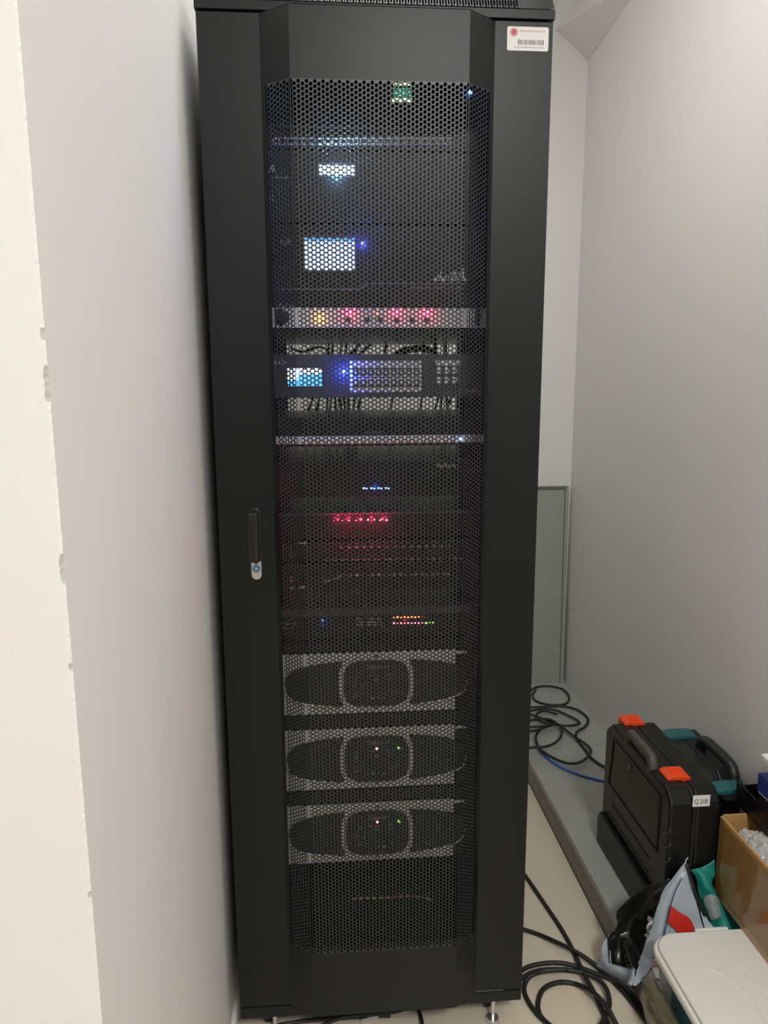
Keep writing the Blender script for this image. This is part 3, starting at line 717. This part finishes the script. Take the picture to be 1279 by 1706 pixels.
t, xm = case('tool_case', 'black plastic tool case with orange latches standing on edge', cx0, cx1, cy0, cy1, PH, cz1, M['case'], M['orange'], 0)
for (px, py) in ((1050, 1199), (1116, 1288)):
    p = onZ(px, py, cz1+.005); y = p.y; xo = xm; xm = xm-(.012 if py > 1250 else 0)
    mb = MB(); mb.prism([(xm-.030, cz1-.022), (xm-.030, cz1+.004), (xm-.020, cz1+.009), (xm+.022, cz1+.009), (xm+.028, cz1+.003), (xm+.028, cz1-.004), (xm-.024, cz1-.004), (xm-.024, cz1-.022)], 'y', y-.024, y+.024)
    lt = mb.build('latch', M['orange'], t, bevel=.002)
    mb = MB(); 
    for k in range(5): mb.box(xm-.012, xm+.016, y-.018+k*.008, y-.015+k*.008, cz1+.009, cz1+.0105)
    mb.build('latch_rib', M['orange'], lt)
    xm = xo; B(xm-.052, xm-.031, y-.030, y-.024+.004, cz1-.03, cz1-.002).build('latch_mount', M['case2'], t, bevel=.003)
a = onZ(1062, 1230, cz1+.01).y; b = onZ(1092, 1268, cz1+.01).y
mb = MB(); mb.tube([(cx0+.010, a+.014, cz1-.012), (cx0+.010, a+.006, cz1+.016), (cx0+.010, a-.012, cz1+.022), (cx0+.010, b+.012, cz1+.022), (cx0+.010, b-.004, cz1+.016), (cx0+.010, b-.012, cz1-.012)], .0125, 10, 5)
mb.build('carry_handle', M['casehandle'], t, smooth_=True)
# raised lower plinth on the broad face, ribs and arcs
zl = onX(997, 1348, cx0-.012).z
mb = MB(); mb.prism([(cy0+.045, PH+.004), (cy1-.004, PH+.004), (cy1-.002, zl-.02), (cy1-.016, zl), (cy0+.06, zl-.01)], 'x', cx0-.014, cx0+.002); mb.build('lower_panel', M['case'], t, bevel=.004, bseg=3)
for dz in (.012, .05):
    B(cx0-.003, cx0+.001, cy0+.09, cy1-.04-dz*.6, zl+dz, zl+dz+.004).build('rib', M['case2'], t, bevel=.0012)
for k in range(3):
    pts = []
    cy = onX(1108, 1385+k*24, cx0).y; cz = onX(1108, 1385+k*24, cx0).z
    for i in range(7):
        aa = math.radians(190+i*14); pts.append((cx0-.001, cy+.02-.045*math.cos(math.radians(180)-aa)*-1*-1, cz+.03+.038*math.sin(aa)))
    MB().tube(pts, .0016, 6, 2).build('arc_rib', M['casehandle'], t, smooth_=True)
p = onX(1048, 1277, cx0); mb = MB(); mb.prism(rrect(p.y-.012, p.y+.010, p.z-.010, p.z+.010, .006), 'x', cx0-.002, cx0); mb.build('badge', M['casehandle'], t)
# upper recess frame on the broad face
mb = MB(); fr = [(cy0+.05, cz1-.035), (cy1-.06, cz1-.035), (cy1-.04, zl+.10), (cy0+.05, zl+.10)]
for i in range(4):
    a_, b_ = fr[i], fr[(i+1) % 4]; mb.cyl((cx0-.001, *a_), (cx0-.001, *b_), .0022, 6)
mb.build('panel_frame', M['case'], t)
# paper label on the near end
a = onY(1153, 1344, cy0); b = onY(1183, 1324, cy0)
lb = B(a.x, b.x, cy0-.0006, cy0-.0001, a.z, b.z).build('paper_label', M['paper'], t)
text('lettering', 'Q.208', M['ink'], lb, a.x+.003, cy0-.0009, a.z+.007, .017, width=(b.x-a.x)*.78)

bx0, bx1, by0, by1, bz1 = 1.098, 1.218, .255, .535, .432
t, xm = case('tool_case', 'dark grey tool case with teal latches, squeezed against right wall', bx0, bx1, by0, by1, PH, bz1, M['case2'], M['teal'], 0)
for (px, py) in ((1128, 1221), (1207, 1309)):
    p = onZ(px, py, bz1+.008); y = p.y
    mb = MB(); mb.prism([(bx0-.004, bz1-.03), (bx0-.004, bz1+.006), (xm-.02, bz1+.010), (xm+.03, bz1+.010), (xm+.04, bz1+.0), (bx0+.004, bz1-.004), (bx0+.004, bz1-.03)], 'y', y-.022, y+.022)
    mb.build('latch', M['teal'], t, bevel=.002)
mb = MB(); ya, yb_ = onZ(1150, 1238, bz1+.03).y, onZ(1178, 1275, bz1+.03).y
mb.tube([(xm+.02, ya+.03, bz1-.005), (xm+.02, ya+.02, bz1+.022), (xm+.02, ya-.01, bz1+.032), (xm+.02, yb_+.01, bz1+.032), (xm+.02, yb_-.015, bz1+.022), (xm+.02, yb_-.03, bz1-.005)], .014, 10, 5)
mb.build('carry_handle', M['case2'], t, smooth_=True)
MB().cyl((xm+.02, by0-.012, bz1-.06), (xm+.02, by0+.004, bz1-.02), .018, 12, .012).build('hinge_boss', M['casehandle'], t)

# ------------------------------------------------------------ container with lid, carton, tray, boxes
LZ = .218
t = thing('storage_bin', 'teal plastic storage bin with cream white lid', 'storage bin', (1.03, -.27, PH))
mb = MB(); mb.prism(rrect(.905, 1.19, -.52, -.03, .04), 'z', PH, LZ-.025); mb.build('bin_body', M['bin'], t, bevel=.004)
mb = MB(); mb.prism(rrect(.872, 1.208, -.56, .008, .055, 8), 'z', LZ-.026, LZ-.008); ld = mb.build('lid', M['lidwhite'], t, bevel=.006, bseg=4)
mb = MB(); mb.prism(rrect(.880, 1.20, -.552, 0.0, .05, 8), 'z', LZ-.008, LZ); mb.build('lid_top', M['lidwhite'], ld, bevel=.005, bseg=4)
mb = MB(); mb.tube([(.99, -.28, LZ), (1.0, -.19, LZ), (.985, -.13, LZ), (.95, -.10, LZ)], .0016, 6, 5); mb.tube([(1.06, -.30, LZ), (1.05, -.2, LZ), (1.02, -.12, LZ)], .0014, 6, 5); mb.build('lid_ridge', M['lidwhite'], ld, smooth_=True)
B(.985, 1.06, .004, .014, LZ-.02, LZ-.004).build('lid_clip', M['lidwhite'], t, bevel=.003)

X0, X1, Y0, Y1, Z0, Z1 = 1.083, 1.214, -.36, .112, LZ+.001, .415
t = thing('cardboard_box', 'open brown cardboard box wrapped in shiny tape', 'box', ((X0+X1)/2, (Y0+Y1)/2, Z0))
w_ = .005
B(X0, X0+w_, Y0, Y1, Z0, Z1).build('side_wall', M['card'], t); B(X1-w_, X1, Y0, Y1, Z0, Z1).build('side_wall', M['card'], t)
B(X0+w_, X1-w_, Y1-w_, Y1, Z0, Z1+.004).build('end_wall', M['card'], t); B(X0+w_, X1-w_, Y0, Y0+w_, Z0, Z1).build('end_wall', M['card'], t)
B(X0+w_, X1-w_, Y0+w_, Y1-w_, Z0, Z0+w_).build('bottom', M['card'], t)
def crumple(ctrl, nu, nv, amp, seed, scale=30):
    """ctrl: rows of 3-D points; smooth grid with crumple noise"""
    from mathutils import noise
    R_ = [smooth(r, nu) for r in ctrl]; n = len(R_[0]); cols = [smooth([R_[j][i] for j in range(len(R_))], nv) for i in range(n)]
    m_ = len(cols[0]); vs = []
    for i in range(n):
        for j in range(m_):
            p = cols[i][j]; e = noise.noise_vector(p*scale+Vector((seed, seed*2, 0)))+.5*noise.noise_vector(p*scale*2.3+Vector((seed, 0, 5))); vs.append(p+e*amp)
    fs = [(i*m_+j, (i+1)*m_+j, (i+1)*m_+j+1, i*m_+j+1) for i in range(n-1) for j in range(m_-1)]
    return MB().add(vs, fs)
def rest(mb):
    # keep soft things on top of the ledge and the floor instead of inside them
    out = []
    for p in mb.v:
        p = Vector(p); lim = PH+.004 if p.x > ST-.010 and p.y < .2 else .004
        if p.x > ST-.010 and p.z < PH+.004: p = p+(CAM-p)*((PH+.004-p.z)/(CAM.z-p.z))
        elif p.z < .004: p = p+(CAM-p)*((.004-p.z)/(CAM.z-p.z))
        out.append(tuple(p))
    mb.v = out; return mb
def cloth(ctrl, name, mt, parent, amp=.004, seed=1, nu=8, nv=6, thick=.0016, scale=30, keep=True):
    mb = crumple(ctrl, nu, nv, amp, seed, scale)
    if keep: rest(mb)
    o = mb.build(name, mt, parent, smooth_=True)
    md = o.modifiers.new('thick', 'SOLIDIFY'); md.thickness = thick; md.offset = 0; return o
for i, (ya, yb_) in enumerate(((-.36, .108),)):
    cloth([[(X0-.0012, ya, Z1-.002), (X0-.0012, (ya+yb_)/2, Z1-.004), (X0-.0012, yb_, Z1-.002)], [(X0-.0014, ya, (Z0+Z1)/2), (X0-.0014, (ya+yb_)/2, (Z0+Z1)/2), (X0-.0014, yb_, (Z0+Z1)/2)], [(X0-.0012, ya, Z0+.01), (X0-.0012, (ya+yb_)/2, Z0+.01), (X0-.0012, yb_, Z0+.01)]], 'tape', M['tape'], t, amp=.0006, seed=3, thick=.0003)
# rumpled bubble wrap inside
mb = crumple([[(X0+.012, Y1-.03, Z1-.04), (1.13, Y1-.035, Z1-.014), (X1-.012, Y1-.03, Z1-.05)], [(X0+.012, .02, Z1-.02), (1.14, .02, Z1+.002), (X1-.014, .02, Z1-.01)], [(X0+.012, -.07, Z1-.025), (1.14, -.07, Z1-.004), (X1-.014, -.07, Z1-.03)], [(X0+.014, -.2, Z1-.06), (1.15, -.2, Z1-.03), (X1-.014, -.2, Z1-.05)]], 16, 12, .007, 5, 70)
o = mb.build('bubble_wrap', M['film']); tag(o, 'clear crinkled plastic wrap stuffed in the cardboard box', 'plastic wrap')

TZ = Z1+.0045
t = thing('wire_tray', 'black metal tray with loop handle on the cardboard box', 'tray', (1.18, 0, TZ))
mb = MB(); tx0, tx1, ty0, ty1 = 1.142, 1.222, -.34, .152
mb.box(tx0, tx1, ty0, ty1, TZ, TZ+.002); mb.box(tx0, tx0+.002, ty0, ty1, TZ, TZ+.052); mb.box(tx0, tx1, ty1-.002, ty1, TZ, TZ+.044); mb.build('pan', M['case'], t)
mb = MB(); mb.tube([(tx0+.001, ty1-.001, TZ+.005), (tx0+.001, ty1+.002, TZ+.050), (tx0+.001, ty1-.004, TZ+.060), (tx0+.001, ty1-.03, TZ+.054), (tx0+.001, ty1-.07, TZ+.052)], .0022, 8, 5); mb.tube([(tx0+.001, ty1, TZ+.044), (tx1-.002, ty1, TZ+.046)], .002, 8, 2)
mb.build('loop_handle', M['case'], t, smooth_=True)
o = B(1.146, 1.220, -.33, .078, TZ+.0025, TZ+.072).build('flat_carton', M['case2']); tag(o, 'dark flat carton filling the black tray', 'box')
B(1.1455, 1.2205, -.331, .0785, TZ+.0725, TZ+.077).build('paper_stack', M['paper']); tag(bpy.data.objects['paper_stack'], 'thin white paper stack under the navy carton', 'paper')
o = B(1.143, 1.2205, -.331, .080, TZ+.0775, TZ+.118).build('flat_carton', M['boxblue']); tag(o, 'navy blue carton above the white paper stack', 'box')
B(1.15, 1.2205, -.33, -.02, TZ+.1185, TZ+.160).build('upright_carton', M['boxblue']); tag(bpy.data.objects['upright_carton'], 'navy carton standing beneath the white folder edge', 'box')
o = MB().prism([(1.128, -.33), (1.2215, -.33), (1.2215, .078), (1.139, .070)], 'z', TZ+.1605, TZ+.168).build('paper_folder', M['paper']); tag(o, 'white folder edge jutting out above the navy carton', 'folder')

# ------------------------------------------------------------ bags
bag = thing('plastic_bag', 'open grey-blue plastic bag with red stripe and black lining', 'bag', (.93, .12, 0))
Y = onY
cloth([[Y(1082, 1474, .105), Y(1100, 1466, .10), Y(1118, 1462, .10)],
       [Y(1052, 1496, .13), Y(1075, 1496, .12), Y(1100, 1492, .095)],
       [Y(1030, 1516, .15), Y(1058, 1524, .145), Y(1092, 1520, .09)],
       [Y(1026, 1545, .15), Y(1052, 1552, .14), Y(1084, 1548, .085)],
       [Y(1012, 1564, .14), Y(1042, 1580, .13), Y(1074, 1578, .08)],
       [Y(1016, 1602, .115), Y(1034, 1608, .11), Y(1060, 1614, .075)]], 'bag_lining', M['bagblack'], bag, amp=.006, seed=2, scale=25, nu=8, nv=5)
# folded grey band from the peak to the floor lip
cloth([[Y(1142, 1436, .098), Y(1145, 1440, .094), Y(1147, 1446, .092)],
       [Y(1113, 1472, .094), Y(1122, 1474, .082), Y(1136, 1470, .078)],
       [Y(1097, 1503, .088), Y(1108, 1508, .075), Y(1121, 1510, .07)],
       [Y(1085, 1545, .08), Y(1100, 1550, .065), Y(1112, 1552, .065)],
       [Y(1070, 1585, .075), Y(1086, 1590, .06), Y(1099, 1582, .062)],
       [Y(1058, 1614, .075), Y(1068, 1622, .06), Y(1078, 1622, .062)],
       [Y(1046, 1626, .082), Y(1050, 1637, .07), Y(1057, 1643, .075)]], 'bag_fold', M['bagblue'], bag, amp=.002, seed=4)
# lip curling round to the left
cloth([[Y(1060, 1616, .074), Y(1058, 1628, .072), Y(1053, 1642, .085)],
       [Y(1038, 1612, .09), Y(1038, 1622, .085), Y(1035, 1634, .095)],
       [Y(1018, 1604, .112), Y(1012, 1614, .115), Y(1014, 1624, .13)],
       [Y(1010, 1584, .13), Y(1001, 1594, .135), Y(992, 1609, .150)]], 'bag_lip', M['bagblue'], bag, amp=.003, seed=6)
cloth([[Y(1010, 1562, .142), Y(1005, 1568, .14)], [Y(1016, 1582, .13), Y(1001, 1585, .138)], [Y(1018, 1604, .113), Y(1004, 1600, .13)]], 'bag_lip', M['bagblue'], bag, amp=.002, seed=8)
# standing grey panel with the red stripe
cloth([[Y(1141, 1443, .090), Y(1144, 1446, .090), Y(1147, 1450, .090)],
       [Y(1128, 1478, .078), Y(1142, 1480, .078), Y(1154, 1486, .080)],
       [Y(1117, 1512, .068), Y(1140, 1520, .065), Y(1164, 1520, .066)],
       [Y(1110, 1545, .062), Y(1138, 1552, .055), Y(1172, 1548, .052)],
       [Y(1104, 1572, .06), Y(1135, 1580, .045), Y(1178, 1565, .035)]], 'bag_side', M['bagblue'], bag, amp=.002, seed=9)
cloth([[Y(1116, 1508, .064), Y(1113, 1522, .061), Y(1110, 1536, .058)],
       [Y(1132, 1520, .058), Y(1128, 1533, .055), Y(1124, 1548, .052)],
       [Y(1150, 1532, .055), Y(1144, 1548, .050), Y(1138, 1566, .044)],
       [Y(1162, 1562, .044), Y(1156, 1568, .042), Y(1148, 1574, .040)]], 'red_stripe', M['bagred'], bag, amp=.0006, seed=10, thick=.0008)
cloth([[Y(1159, 1498, .078), Y(1164, 1506, .078)], [Y(1168, 1524, .062), Y(1178, 1530, .062)], [Y(1176, 1556, .040), Y(1195, 1556, .036)]], 'bag_corner', M['bagblue'], bag, amp=.002, seed=11)
MB().tube([Y(1144, 1440, .085), Y(1152, 1468, .078), Y(1162, 1498, .07), Y(1173, 1526, .062)], .0035, 8, 5).build('bag_strap', M['cable'], bag, smooth_=True)
MB().tube([Y(1136, 1462, .068), Y(1124, 1486, .064), Y(1118, 1505, .060), Y(1110, 1540, .056), Y(1102, 1570, .052)], .0012, 6, 5).build('bag_seam', M['boxblue'], bag, smooth_=True)
cloth([[Y(1080, 1526, .072), Y(1088, 1530, .070)], [Y(1078, 1545, .068), Y(1084, 1548, .066)], [Y(1074, 1562, .066), Y(1079, 1566, .064)]], 'torn_foil', M['chrome'], bag, amp=.006, seed=14, scale=90, thick=.0004)
MB().tube([Y(1141, 1438, .09), Y(1143, 1432, .088), Y(1146, 1429, .088)], .0012, 6, 3).build('torn_foil', M['rim'], bag, smooth_=True)
# striped packet peeping out
t = cloth([[Y(1083, 1601, .045), Y(1094, 1597, .045)], [Y(1086, 1614, .042), Y(1097, 1612, .042)], [Y(1092, 1628, .035), Y(1099, 1632, .035)]], 'packet', M['paper'], None, amp=.001, seed=15, thick=.002)
tag(t, 'pink and white striped packet peeping out beside the white lid', 'packet')
for k in range(4): 
    y_ = 1603+k*7; x_ = 1083+k*2.4
    MB().tube([Y(x_, y_, .041), Y(x_+6, y_-1.5, .041), Y(x_+13, y_-1, .041)], .0013, 6, 2).build('stripe', M['pinkstripe'], t)
# teal cloth
t = cloth([[Y(1150, 1450, .112), Y(1168, 1444, .115), Y(1192, 1432, .116)],
           [Y(1158, 1468, .108), Y(1174, 1462, .096), Y(1192, 1458, .108)],
           [Y(1164, 1492, .095), Y(1182, 1488, .080), Y(1190, 1484, .095)],
           [Y(1174, 1520, .080), Y(1195, 1515, .066), Y(1208, 1512, .080)],
           [Y(1184, 1548, .060), Y(1208, 1545, .048), Y(1240, 1542, .055)],
           [Y(1190, 1566, .040), Y(1212, 1562, .035), Y(1240, 1560, .040)]], 'cloth_bag', M['cloth'], None, amp=.007, seed=20, scale=22)
tag(t, 'crumpled teal green cloth bag between the tool case and white lid', 'bag')
cloth([[Y(1172, 1494, .078), Y(1184, 1490, .066), Y(1196, 1496, .070)], [Y(1176, 1512, .070), Y(1188, 1512, .058), Y(1198, 1512, .062)], [Y(1184, 1534, .056), Y(1192, 1532, .048), Y(1200, 1526, .052)]], 'grey_patch', M['clothgrey'], t, amp=.004, seed=21)
# brown translucent plastic over the step
XP = .872
t = cloth([[onX(1062, 1632, XP), onX(1078, 1626, XP), onX(1092, 1634, XP+.012)], [onX(1064, 1655, XP-.004), onX(1084, 1656, XP-.006), onX(1106, 1662, XP+.010)],
           [onX(1070, 1682, XP-.006), onX(1094, 1684, XP-.006), onX(1120, 1690, XP+.006)], [onX(1080, 1712, XP-.004), onX(1104, 1716, XP-.006), onX(1136, 1718, XP+.004)]], 'plastic_sheet', M['brownfilm'], None, amp=.004, seed=30, scale=26, keep=False)
tag(t, 'brown translucent plastic sheet draped over the stone step by the bin', 'plastic sheet')
